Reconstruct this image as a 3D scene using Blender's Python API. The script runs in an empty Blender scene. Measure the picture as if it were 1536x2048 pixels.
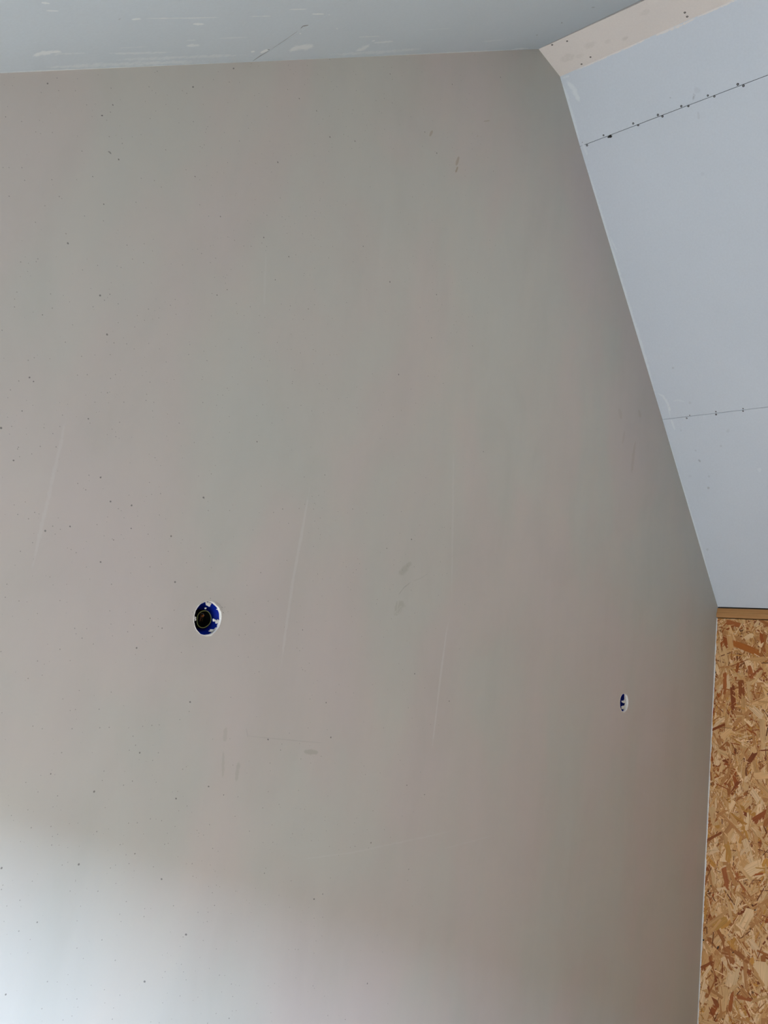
import bpy, bmesh, math, random
import numpy as np
from mathutils import Vector, Matrix, Euler, noise

C = bpy.context.scene.collection
random.seed(11)

# ------------------------------------------------------------------ camera
F_PX = 1660.0
R = np.array([[0.6477417146574319, -0.7497460912889521, 0.13531987913676347],
              [0.25429630973483697, 0.045336388103759964, -0.9660631442969703],
              [0.7181671518162702, 0.6601707434525129, 0.220023934019603]])   # camera right, down, forward in world axes
CAM = np.array([0.0, -1.4768, 1.6])
cam_data = bpy.data.cameras.new('camera')
cam = bpy.data.objects.new('camera', cam_data)
C.objects.link(cam)
right, down, fwd = (Vector(R[i]) for i in range(3))
m = Matrix((right, -down, -fwd)).transposed().to_4x4()
m.translation = Vector(CAM)
cam.matrix_world = m
cam_data.sensor_fit = 'VERTICAL'
cam_data.sensor_height = 36.0
cam_data.sensor_width = 27.0
cam_data.lens = 36.0 * F_PX / 2048.0
cam_data.clip_start = 0.02
bpy.context.scene.camera = cam

# ------------------------------------------------------------------ light and exposure
vs = bpy.context.scene.view_settings
vs.view_transform = 'Standard'
vs.look = 'None'
vs.gamma = 1.0
vs.use_curve_mapping = False
vs.exposure = 0.0
bpy.context.scene.display_settings.display_device = 'sRGB'

world = bpy.data.worlds.new('world')
bpy.context.scene.world = world
world.use_nodes = True
bg = world.node_tree.nodes['Background']
bg.inputs[0].default_value = (0.62, 0.76, 1.0, 1)
bg.inputs[1].default_value = 0.25

def area(name, loc, direction, sx, sy, power, col):
    l = bpy.data.lights.new(name, 'AREA')
    l.shape = 'RECTANGLE'; l.size = sx; l.size_y = sy
    l.energy = power; l.color = col
    o = bpy.data.objects.new(name, l); C.objects.link(o)
    o.location = loc
    o.rotation_euler = Vector(direction).to_track_quat('-Z', 'Y').to_euler()
    return o

# room numbers (metres): gable wall is y = 0, room runs to y = YB
XR = 4.083; XL = -1.6; YB = -4.6
C1 = (2.078, 3.938); C2 = (2.234, 3.937)
J1 = (2.421, 3.760); J2 = (3.320, 2.965); C3 = (4.090, 2.266); C4 = (XR, 2.237)
SA = (3.938 - 2.604) / (2.078 - 0.427)
def zA(x): return C1[1] + (x - C1[0]) * SA
AX = Vector((1, 0, SA)).normalized()               # up the left slope
AN = Vector((SA, 0, -1)).normalized()              # into the room from the left slope

# daylight through the roof window in the left slope, plus two unseen windows added for their light
RW = dict(x0=-1.50, x1=-0.64, y0=-2.40, y1=-0.30)
LW = dict(y0=-1.05, y1=-0.20, z0=0.12, z1=0.88)      # low window added in the left knee wall to light the right slope
# open sky seen through the roof window, above the houses opposite
area('sky_over_the_roofs', (-4.0, -3.0, 3.90), (1, 0, -0.25), 8.0, 2.5, 6000, (0.53, 0.66, 0.90))
area('added_low_window_light', (XL - 0.07, (LW['y0'] + LW['y1']) / 2, (LW['z0'] + LW['z1']) / 2), (1, 0, 0), 0.74, 0.76, 71, (0.80, 0.88, 0.97))  # lamp of the added low window
# unseen roof window added in the right slope to brighten the gable
TW = dict(x0=2.46, x1=3.06, y0=-2.30, y1=-1.30)
tn = Vector((-(J1[1] - J2[1]), 0, -(J2[0] - J1[0]))).normalized()
tc_ = Vector(((TW['x0'] + TW['x1']) / 2, (TW['y0'] + TW['y1']) / 2, 0)); tc_.z = J1[1] + (tc_.x - J1[0]) * (J2[1] - J1[1]) / (J2[0] - J1[0])
area('added_roof_window_light', tc_ - tn * 0.04, tn, 0.95, 0.75, 13.2, (1.0, 0.93, 0.82))  # lamp of the added right-slope window

# ------------------------------------------------------------------ helpers
def ray(px, py):
    return np.array([px - 768.0, py - 1024.0, F_PX]) @ R
def hit(px, py, P, n):
    d = ray(px, py); P = np.array(P, float); n = np.array(n, float)
    return Vector(CAM + d * ((P - CAM) @ n) / (d @ n))
def at_gable(px, py): return hit(px, py, (0, 0, 0), (0, 1, 0))
def at_left(px, py): return hit(px, py, (C1[0], 0, C1[1]), AN)
NR = Vector((-(C1[1] - C2[1]), 0, -(C2[0] - C1[0]))).normalized()
def at_ridge(px, py): return hit(px, py, (C1[0], 0, C1[1]), NR)
BN = Vector((-(C2[1] - C3[1]), 0, -(C3[0] - C2[0]))).normalized()
def seg_n(a, b): return Vector((-(a[1] - b[1]), 0, -(b[0] - a[0]))).normalized()
NB = [seg_n(C2, J1), seg_n(J1, J2), seg_n(J2, C3)]
def at_right(i):
    P = [C2, J1, J2][i]
    return lambda px, py: hit(px, py, (P[0], 0, P[1]), NB[i])

def obj(name, me_or_bm, mat=None, parent=None, smooth=False):
    if isinstance(me_or_bm, bmesh.types.BMesh):
        me = bpy.data.meshes.new(name); me_or_bm.to_mesh(me); me_or_bm.free()
    else: me = me_or_bm
    if mat is not None and not me.materials:
        for mm in (mat if isinstance(mat, (list, tuple)) else [mat]): me.materials.append(mm)
    if smooth:
        for p in me.polygons: p.use_smooth = True
    o = bpy.data.objects.new(name, me); C.objects.link(o)
    if parent is not None: o.parent = parent
    return o
def empty(name, loc=(0, 0, 0), parent=None):
    o = bpy.data.objects.new(name, None); C.objects.link(o); o.location = loc
    o.empty_display_size = 0.05
    if parent is not None: o.parent = parent
    return o
def tag(o, label=None, cat=None, group=None, kind=None):
    for k, v in (('label', label), ('category', cat), ('group', group), ('kind', kind)):
        if v: o[k] = v
    return o

def box_bm(bm, lo, hi):
    v = [bm.verts.new((x, y, z)) for x in (lo[0], hi[0]) for y in (lo[1], hi[1]) for z in (lo[2], hi[2])]
    for f in ((0, 1, 3, 2), (4, 6, 7, 5), (0, 4, 5, 1), (2, 3, 7, 6), (0, 2, 6, 4), (1, 5, 7, 3)):
        bm.faces.new([v[i] for i in f])
    return bm
def prism_bm(profile, y0, y1, bm=None):
    """profile (x, z) polygon swept along y"""
    bm = bm or bmesh.new()
    a = [bm.verts.new((x, y0, z)) for x, z in profile]
    b = [bm.verts.new((x, y1, z)) for x, z in profile]
    n = len(profile)
    bm.faces.new(a); bm.faces.new(b[::-1])
    for i in range(n):
        j = (i + 1) % n
        bm.faces.new((a[i], b[i], b[j], a[j]))
    bmesh.ops.recalc_face_normals(bm, faces=bm.faces)
    return bm
def slab(p, q, n, t, y0, y1, trim0=0.0, trim1=0.0, k0=0.0, k1=0.0):
    """board whose room face runs p -> q in the xz plane, thickness t away from the room normal n"""
    P = Vector((p[0], 0, p[1])); Q = Vector((q[0], 0, q[1])); d = (Q - P).normalized()
    P = P + d * trim0; Q = Q - d * trim1
    P2 = P - n * t; Q2 = Q - n * t
    bm = prism_bm([(P.x, P.z), (Q.x, Q.z), (Q2.x, Q2.z), (P2.x, P2.z)], y0, y1)
    mid = (P + Q) / 2                        # k0, k1: how far the two long edges run out of square, per metre from the gable
    for v in bm.verts:
        c = Vector((v.co.x, 0, v.co.z))
        v.co += d * ((k0 if (c - mid).dot(d) < 0 else k1) * -v.co.y)
    return bm

# ------------------------------------------------------------------ materials
def nodes(name, rough=0.8, spec=0.3):
    m = bpy.data.materials.new(name); m.use_nodes = True
    nt = m.node_tree; b = nt.nodes['Principled BSDF']
    b.inputs['Roughness'].default_value = rough
    b.inputs['Specular IOR Level'].default_value = spec
    return m, nt, b
def N(nt, t, **kw):
    n = nt.nodes.new(t)
    for k, v in kw.items():
        if k in n.inputs: n.inputs[k].default_value = v
        else: setattr(n, k, v)
    return n
def mapped(nt, scale=(1, 1, 1), rot=(0, 0, 0), loc=(0, 0, 0)):
    tc = N(nt, 'ShaderNodeTexCoord'); mp = N(nt, 'ShaderNodeMapping')
    mp.inputs['Scale'].default_value = scale; mp.inputs['Rotation'].default_value = rot
    mp.inputs['Location'].default_value = loc
    nt.links.new(tc.outputs['Object'], mp.inputs['Vector'])
    return mp.outputs['Vector']
def noise_n(nt, vec, scale, detail=3, rough=0.5, dist=0.0):
    n = N(nt, 'ShaderNodeTexNoise'); n.inputs['Scale'].default_value = scale
    n.inputs['Detail'].default_value = detail; n.inputs['Roughness'].default_value = rough
    n.inputs['Distortion'].default_value = dist
    nt.links.new(vec, n.inputs['Vector']); return n.outputs['Fac']
def ramp(nt, fac, stops):
    r = N(nt, 'ShaderNodeValToRGB'); cr = r.color_ramp
    cr.elements[0].position = stops[0][0]; cr.elements[0].color = (*stops[0][1], 1)
    cr.elements[1].position = stops[-1][0]; cr.elements[1].color = (*stops[-1][1], 1)
    for p, c in stops[1:-1]:
        e = cr.elements.new(p); e.color = (*c, 1)
    nt.links.new(fac, r.inputs['Fac']); return r.outputs['Color']
def mixc(nt, a, b, fac, mode='MIX'):
    m = N(nt, 'ShaderNodeMix', data_type='RGBA', blend_type=mode)
    for sock, v in ((m.inputs[6], a), (m.inputs[7], b), (m.inputs[0], fac)):
        if hasattr(v, 'is_output'): nt.links.new(v, sock)
        elif isinstance(v, (int, float)): sock.default_value = v
        else: sock.default_value = (*v, 1)
    return m.outputs[2]
def math_n(nt, op, a, b=None, clamp=False):
    m = N(nt, 'ShaderNodeMath', operation=op, use_clamp=clamp)
    for i, v in enumerate((a, b)):
        if v is None: continue
        if hasattr(v, 'is_output'): nt.links.new(v, m.inputs[i])
        else: m.inputs[i].default_value = v
    return m.outputs[0]
def bump(nt, b, h, strength, dist):
    bn = N(nt, 'ShaderNodeBump'); bn.inputs['Strength'].default_value = strength
    bn.inputs['Distance'].default_value = dist
    nt.links.new(h, bn.inputs['Height']); nt.links.new(bn.outputs['Normal'], b.inputs['Normal'])

def mark_mix(nt, col):
    """dried filler and scuffs: colour and cover are stored on the mark, the rest is the surface's own colour"""
    c = N(nt, 'ShaderNodeAttribute', attribute_name='mark_colour')
    a = N(nt, 'ShaderNodeAttribute', attribute_name='mark_cover')
    n1 = noise_n(nt, mapped(nt), 75, 4, 0.65)
    n2 = N(nt, 'ShaderNodeMapRange'); n2.inputs['From Min'].default_value = 0.34; n2.inputs['From Max'].default_value = 0.62
    nt.links.new(n1, n2.inputs['Value'])
    sep = N(nt, 'ShaderNodeSeparateColor'); nt.links.new(a.outputs['Color'], sep.inputs['Color'])
    body = math_n(nt, 'SUBTRACT', sep.outputs['Red'], math_n(nt, 'MULTIPLY', math_n(nt, 'SUBTRACT', 1.0, n2.outputs[0]), sep.outputs['Blue']), True)
    fac = math_n(nt, 'MULTIPLY', math_n(nt, 'MULTIPLY', body, 1.6, True), sep.outputs['Green'], True)
    return mixc(nt, col, c.outputs['Color'], fac)

def plaster_mat(marked=False):
    m, nt, b = nodes('marked_plaster' if marked else 'skimmed_plaster', 0.62, 0.3)
    v = mapped(nt, (1.0, 1.0, 0.62), (0, math.radians(-12), 0))
    n1 = noise_n(nt, v, 2.1, 3, 0.55, 0.3)
    col = ramp(nt, n1, [(0.34, (0.562, 0.562, 0.518)), (0.45, (0.572, 0.558, 0.512)), (0.55, (0.590, 0.548, 0.508)), (0.68, (0.600, 0.545, 0.515))])
    v2 = mapped(nt, (1, 1, 0.55), (0, math.radians(20), 0), (3, 0, 7))
    n2 = noise_n(nt, v2, 4.5, 4, 0.6, 0.6)
    col = mixc(nt, col, ramp(nt, n2, [(0.3, (0.96, 0.965, 0.96)), (0.5, (1, 1, 1)), (0.72, (1.03, 1.02, 1.01))]), 1.0, 'MULTIPLY')
    # trowel passes
    v3 = mapped(nt, (9, 1, 0.9), (0, math.radians(8), 0))
    n3 = noise_n(nt, v3, 1.4, 5, 0.6)
    col = mixc(nt, col, ramp(nt, n3, [(0.35, (0.99, 0.99, 0.99)), (0.7, (1.008, 1.008, 1.008))]), 1.0, 'MULTIPLY')
    # pinholes, thickest in the left half of the wall
    vo = N(nt, 'ShaderNodeTexVoronoi'); vo.inputs['Scale'].default_value = 34
    pv = mapped(nt, (1, 0.0, 1)); nt.links.new(pv, vo.inputs['Vector'])
    sep = N(nt, 'ShaderNodeSeparateColor'); nt.links.new(vo.outputs['Color'], sep.inputs['Color'])
    size = math_n(nt, 'MULTIPLY', sep.outputs['Red'], 0.078)
    dot = math_n(nt, 'LESS_THAN', vo.outputs['Distance'], size)
    sx = N(nt, 'ShaderNodeSeparateXYZ'); nt.links.new(pv, sx.inputs[0])
    mr = N(nt, 'ShaderNodeMapRange'); mr.inputs['From Min'].default_value = 0.5; mr.inputs['From Max'].default_value = 2.1
    mr.inputs['To Min'].default_value = 0.34; mr.inputs['To Max'].default_value = 0.0
    nt.links.new(sx.outputs['X'], mr.inputs['Value'])
    clump = noise_n(nt, pv, 3.0, 2)
    pr = math_n(nt, 'MULTIPLY', mr.outputs[0], ramp(nt, clump, [(0.42, (0.25, 0.25, 0.25)), (0.62, (1.2, 1.2, 1.2))]))
    keep = math_n(nt, 'LESS_THAN', sep.outputs['Green'], pr)
    hole = math_n(nt, 'MULTIPLY', dot, keep)
    col = mixc(nt, col, (0.13, 0.12, 0.105), math_n(nt, 'MULTIPLY', hole, 0.75))
    vo2 = N(nt, 'ShaderNodeTexVoronoi'); vo2.inputs['Scale'].default_value = 105
    nt.links.new(pv, vo2.inputs['Vector'])
    sp2 = N(nt, 'ShaderNodeSeparateColor'); nt.links.new(vo2.outputs['Color'], sp2.inputs['Color'])
    d2 = math_n(nt, 'LESS_THAN', vo2.outputs['Distance'], math_n(nt, 'ADD', 0.05, math_n(nt, 'MULTIPLY', sp2.outputs['Red'], 0.09)))
    k2 = math_n(nt, 'LESS_THAN', sp2.outputs['Green'], math_n(nt, 'MULTIPLY', pr, 0.55))
    col = mixc(nt, col, (0.20, 0.185, 0.165), math_n(nt, 'MULTIPLY', math_n(nt, 'MULTIPLY', d2, k2), 0.55))
    if marked: col = mark_mix(nt, col)
    nt.links.new(col, b.inputs['Base Color'])
    r = ramp(nt, n2, [(0.3, (0.52, 0.52, 0.52)), (0.7, (0.68, 0.68, 0.68))]); nt.links.new(r, b.inputs['Roughness'])
    h = math_n(nt, 'ADD', math_n(nt, 'MULTIPLY', n3, 0.22), math_n(nt, 'MULTIPLY', n1, 1.0))
    bump(nt, b, h, 0.30, 0.004)
    return m

def board_mat(name, base, var=0.02, tint=(1, 1, 1), marked=False):
    m, nt, b = nodes(('marked_' if marked else '') + name, 0.8, 0.2)
    v = mapped(nt)
    n1 = noise_n(nt, v, 2.2, 3, 0.5)
    lo = tuple(c * (1 - var) for c in base); hi = tuple(min(1, c * (1 + var)) * t for c, t in zip(base, tint))
    col = ramp(nt, n1, [(0.35, lo), (0.65, hi)])
    n2 = noise_n(nt, v, 160, 2, 0.5)
    col = mixc(nt, col, ramp(nt, n2, [(0.3, (0.985,) * 3), (0.7, (1.015,) * 3)]), 1.0, 'MULTIPLY')
    if marked: col = mark_mix(nt, col)
    nt.links.new(col, b.inputs['Base Color'])
    bump(nt, b, n2, 0.05, 0.001)
    return m

def plain(name, col, rough=0.7, spec=0.3, metal=0.0, var=0.06, scale=60):
    m, nt, b = nodes(name, rough, spec)
    n1 = noise_n(nt, mapped(nt), scale, 3)
    c = ramp(nt, n1, [(0.3, tuple(x * (1 - var) for x in col)), (0.7, tuple(min(1, x * (1 + var)) for x in col))])
    nt.links.new(c, b.inputs['Base Color']); b.inputs['Metallic'].default_value = metal
    return m

def wood_mat(name, a, c, along='Y'):
    m, nt, b = nodes(name, 0.55, 0.35)
    sc = {'Y': (60, 2.0, 60), 'Z': (60, 60, 2.0), 'X': (2.0, 60, 60)}[along]
    n1 = noise_n(nt, mapped(nt, sc), 1.5, 5, 0.6, 0.5)
    nt.links.new(ramp(nt, n1, [(0.3, a), (0.7, c)]), b.inputs['Base Color'])
    bump(nt, b, n1, 0.15, 0.001)
    return m

def strand_mat():
    m, nt, b = nodes('wood_strands', 0.6, 0.35)
    at = N(nt, 'ShaderNodeAttribute', attribute_name='strand_colour')
    uv = N(nt, 'ShaderNodeUVMap', uv_map='along')
    mp = N(nt, 'ShaderNodeMapping'); mp.inputs['Scale'].default_value = (9, 330, 1)
    nt.links.new(uv.outputs[0], mp.inputs[0])
    n1 = noise_n(nt, mp.outputs[0], 1.0, 3, 0.6)
    col = mixc(nt, at.outputs['Color'], ramp(nt, n1, [(0.30, (0.66, 0.57, 0.46)), (0.46, (0.96, 0.95, 0.93)), (0.56, (1.02, 1.02, 1.01)), (0.74, (1.16, 1.15, 1.13))]), 1.0, 'MULTIPLY')
    nt.links.new(col, b.inputs['Base Color'])
    bump(nt, b, n1, 0.3, 0.0006)
    return m

def smear_mat():
    """dried filler, scuffs and hairline cracks: colour and cover are stored on the mark itself"""
    m = bpy.data.materials.new('smear'); m.use_nodes = True
    nt = m.node_tree; b = nt.nodes['Principled BSDF']; out = nt.nodes['Material Output']
    b.inputs['Roughness'].default_value = 0.75; b.inputs['Specular IOR Level'].default_value = 0.2
    c = N(nt, 'ShaderNodeAttribute', attribute_name='mark_colour')
    a = N(nt, 'ShaderNodeAttribute', attribute_name='mark_cover')
    nt.links.new(c.outputs['Color'], b.inputs['Base Color'])
    n1 = noise_n(nt, mapped(nt), 75, 4, 0.65)
    n2 = N(nt, 'ShaderNodeMapRange'); n2.inputs['From Min'].default_value = 0.34; n2.inputs['From Max'].default_value = 0.62
    nt.links.new(n1, n2.inputs['Value'])
    sep = N(nt, 'ShaderNodeSeparateColor'); nt.links.new(a.outputs['Color'], sep.inputs['Color'])
    # red = profile 0..1, green = strength, blue = raggedness
    body = math_n(nt, 'SUBTRACT', sep.outputs['Red'], math_n(nt, 'MULTIPLY', math_n(nt, 'SUBTRACT', 1.0, n2.outputs[0]), sep.outputs['Blue']), True)
    fac = math_n(nt, 'MULTIPLY', math_n(nt, 'MULTIPLY', body, 1.6, True), sep.outputs['Green'], True)
    tr = N(nt, 'ShaderNodeBsdfTransparent'); mx = N(nt, 'ShaderNodeMixShader')
    nt.links.new(fac, mx.inputs[0]); nt.links.new(tr.outputs[0], mx.inputs[1]); nt.links.new(b.outputs[0], mx.inputs[2])
    nt.links.new(mx.outputs[0], out.inputs['Surface'])
    return m

BOARD = ('grey_blue_board_paper', (0.725, 0.790, 0.860), 0.010)
BOARD_LEFT = ('grey_board_paper', (0.640, 0.735, 0.805), 0.012)
SKIM = ('bare_skim', (0.925, 0.880, 0.838), 0.02)
M = dict(
    plaster=plaster_mat(), plaster_m=plaster_mat(True),
    board_m=board_mat(*BOARD, marked=True), board_left_m=board_mat(*BOARD_LEFT, marked=True), skim_m=board_mat(*SKIM, marked=True),
    board=board_mat(*BOARD),
    board_left=board_mat(*BOARD_LEFT),
    skim=board_mat(*SKIM),
    gypsum=plain('white_gypsum', (0.80, 0.78, 0.74), 0.9, 0.1, var=0.08, scale=220),
    void=plain('dark_gap_shade', (0.05, 0.045, 0.04), 0.95, 0.1),  # near-black, stands in for the shade inside joints and gaps
    screw=plain('dark_phosphate_screw', (0.035, 0.032, 0.03), 0.9, 0.05, 0.0),
    trim=wood_mat('pine_batten', (0.46, 0.22, 0.075), (0.58, 0.30, 0.11), 'Y'),
    strands=strand_mat(), smear=smear_mat(),
    blue=plain('blue_plastic', (0.001, 0.018, 0.32), 0.42, 0.15, var=0.1),
    black=plain('black_rubber', (0.003, 0.003, 0.0035), 0.8, 0.1),
    sheath=plain('green_yellow_sleeve', (0.26, 0.28, 0.08), 0.5, 0.4),
    brown=plain('brown_core', (0.16, 0.05, 0.012), 0.5, 0.4),
    grey=plain('grey_core', (0.11, 0.11, 0.12), 0.5, 0.4),
    orange=plain('orange_connector', (0.45, 0.12, 0.01), 0.45, 0.4),
    brass=plain('brass_tab', (0.30, 0.21, 0.05), 0.4, 0.5, 0.8),
    frame=plain('white_window_frame', (0.8, 0.8, 0.8), 0.4, 0.4, var=0.02),
)
g = bpy.data.materials.new('clear_glass'); g.use_nodes = True
_b = g.node_tree.nodes['Principled BSDF']; _t = g.node_tree.nodes.new('ShaderNodeBsdfTransparent')
_m = g.node_tree.nodes.new('ShaderNodeMixShader'); _m.inputs[0].default_value = 0.06
_b.inputs['Roughness'].default_value = 0.03; _b.inputs['Base Color'].default_value = (0.9, 0.95, 0.95, 1)
g.node_tree.links.new(_t.outputs[0], _m.inputs[1]); g.node_tree.links.new(_b.outputs[0], _m.inputs[2])
g.node_tree.links.new(_m.outputs[0], g.node_tree.nodes['Material Output'].inputs['Surface'])
M['glass'] = g

# ------------------------------------------------------------------ gable wall with two round cut-outs
HOLES = [at_gable(415.3, 1236.6), at_gable(1248.2, 1405.3)]
HR = 0.0362
def ragged(c, r, n, amp, seed):
    pts = []
    for i in range(n):
        t = 2 * math.pi * i / n
        rr = r + amp * noise.noise(Vector((math.cos(t) * 1.7, math.sin(t) * 1.7, seed))) \
            + amp * 0.55 * noise.noise(Vector((math.cos(t) * 7, math.sin(t) * 7, seed + 9)))
        pts.append((c.x + rr * math.cos(t), c.z + rr * math.sin(t)))
    return pts
LIPS = [ragged(HOLES[i], HR + 0.0010, 72, 0.0028, 3.1 + 4 * i) for i in range(2)]      # outer edge of the broken skim
CUTS = [ragged(HOLES[i], HR - 0.0008, 72, 0.0014, 8.3 + 4 * i) for i in range(2)]      # the cut in the board

outline = [(XL, 0), (XR, 0), (XR, C4[1]), C3, J2, J1, C2, C1, (XL, zA(XL))]
bm = bmesh.new(); edges = []
def loop(bm, pts, y=0.0):
    vsl = [bm.verts.new((x, y, z)) for x, z in pts]
    return vsl, [bm.edges.new((vsl[i], vsl[(i + 1) % len(vsl)])) for i in range(len(vsl))]
ov, oe = loop(bm, outline); edges += oe
hv = []
for lp in LIPS:
    v, e = loop(bm, lp); hv.append(v); edges += e
bmesh.ops.triangle_fill(bm, use_beauty=True, use_dissolve=False, edges=edges)
bv = [bm.verts.new((x, 0.15, z)) for x, z in outline]
bm.faces.new(bv)
for i in range(len(ov)):
    j = (i + 1) % len(ov); bm.faces.new((ov[i], ov[j], bv[j], bv[i]))
bmesh.ops.recalc_face_normals(bm, faces=bm.faces)
wall = tag(obj('wall_gable', bm, M['plaster']), kind='structure')

DEEP = (0.0062, 0.0092)
for k, (lp, ct) in enumerate(zip(LIPS, CUTS)):
    bm = bmesh.new(); n = len(lp)
    rings = []
    for pts, y in ((lp, 0.0), ([((a[0] * .55 + b[0] * .45), (a[1] * .55 + b[1] * .45)) for a, b in zip(lp, ct)], -0.0006), (ct, 0.0007), (ct, DEEP[k])):
        rings.append([bm.verts.new((x, y + 0.0006 * noise.noise(Vector((x * 300, z * 300, y * 900))) * (1 if 0 < y < 0.005 else 0), z)) for x, z in pts])
    big = [(HOLES[k].x + (x - HOLES[k].x) * 1.5, HOLES[k].z + (z - HOLES[k].z) * 1.5) for x, z in ct]
    rings.append([bm.verts.new((x, DEEP[k], z)) for x, z in big])
    for a, b in zip(rings, rings[1:]):
        for i in range(n):
            j = (i + 1) % n; bm.faces.new((a[i], b[i], b[j], a[j]))
    bmesh.ops.recalc_face_normals(bm, faces=bm.faces)
    obj('plaster_edge', bm, M['gypsum'], wall)

# ------------------------------------------------------------------ marks (dried filler, scuffs, cracks)
class Marks:
    def __init__(s, fn, normal, off=0.00012):
        s.fn, s.n, s.off = fn, Vector(normal), off
        s.v, s.f, s.c, s.a = [], [], [], []
    def stroke(s, pix, w, col, strength=0.5, ragged=0.6, w_end=None):
        """pix: polyline on the surface; w: full width in the same units"""
        if w_end is None: w_end = w * 0.3
        # resample
        pts = [Vector((*p, 0)) for p in pix]; out = []
        for a, b in zip(pts, pts[1:]):
            k = max(2, int((b - a).length / max(3.0, w * 0.35)))
            for i in range(k): out.append(a.lerp(b, i / k))
        out.append(pts[-1]); n = len(out)
        prof = (0, 0.55, 1, 1, 0.55, 0) ; offs = (-1, -.6, -.25, .25, .6, 1)
        base = len(s.v); sd = random.random() * 50
        for i, p in enumerate(out):
            d = (out[min(i + 1, n - 1)] - out[max(i - 1, 0)]).normalized(); q = Vector((-d.y, d.x, 0))
            t = i / (n - 1); e = min(1, 6 * t, 6 * (1 - t)) if n > 3 else (0 if i in (0, n - 1) else 1)
            ww = (w_end + (w - w_end) * math.sin(math.pi * t) ** 0.6) * (1 + 0.35 * noise.noise(Vector((t * 9, sd, 0))))
            for o_, pr in zip(offs, prof):
                P = p + q * (o_ * ww / 2)
                s.v.append(s.fn(P.x, P.y) + s.n * s.off)
                s.c.append(col); s.a.append((pr * e, strength, ragged))
        for i in range(n - 1):
            for j in range(5):
                a = base + i * 6 + j; s.f.append((a, a + 1, a + 7, a + 6))
        s.off += 0.000003
    def blob(s, px, py, r, col, strength=0.5, ragged=0.4, ry=None, ang=0):
        ry = ry or r; base = len(s.v); n = 14; sd = random.random() * 50
        s.v.append(s.fn(px, py) + s.n * s.off); s.c.append(col); s.a.append((1, strength, ragged))
        for k, (q, pr) in enumerate(((0.5, 0.8), (1.0, 0.0))):
            for i in range(n):
                t = 2 * math.pi * i / n; jit = 1 + 0.3 * noise.noise(Vector((math.cos(t), math.sin(t), sd)))
                x, y = math.cos(t) * r * q * jit, math.sin(t) * ry * q * jit
                X = x * math.cos(ang) - y * math.sin(ang); Y = x * math.sin(ang) + y * math.cos(ang)
                s.v.append(s.fn(px + X, py + Y) + s.n * s.off); s.c.append(col); s.a.append((pr, strength, ragged))
        for i in range(n):
            j = (i + 1) % n
            s.f.append((base, base + 1 + i, base + 1 + j))
            s.f.append((base + 1 + i, base + 1 + n + i, base + 1 + n + j, base + 1 + j))
        s.off += 0.000003
    def build(s, name, parent, mat='smear'):
        me = bpy.data.meshes.new(name); me.from_pydata(s.v, [], s.f)
        me.color_attributes.new('mark_colour', 'FLOAT_COLOR', 'POINT')
        me.color_attributes.new('mark_cover', 'FLOAT_COLOR', 'POINT')
        for nm, src in (('mark_colour', s.c), ('mark_cover', s.a)):
            arr = np.ones((len(s.v), 4), 'f'); arr[:, :3] = np.array(src, 'f')
            me.color_attributes[nm].data.foreach_set('color', arr.ravel())
        return tag(obj(name, me, M[mat], parent), kind='stuff')

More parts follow.
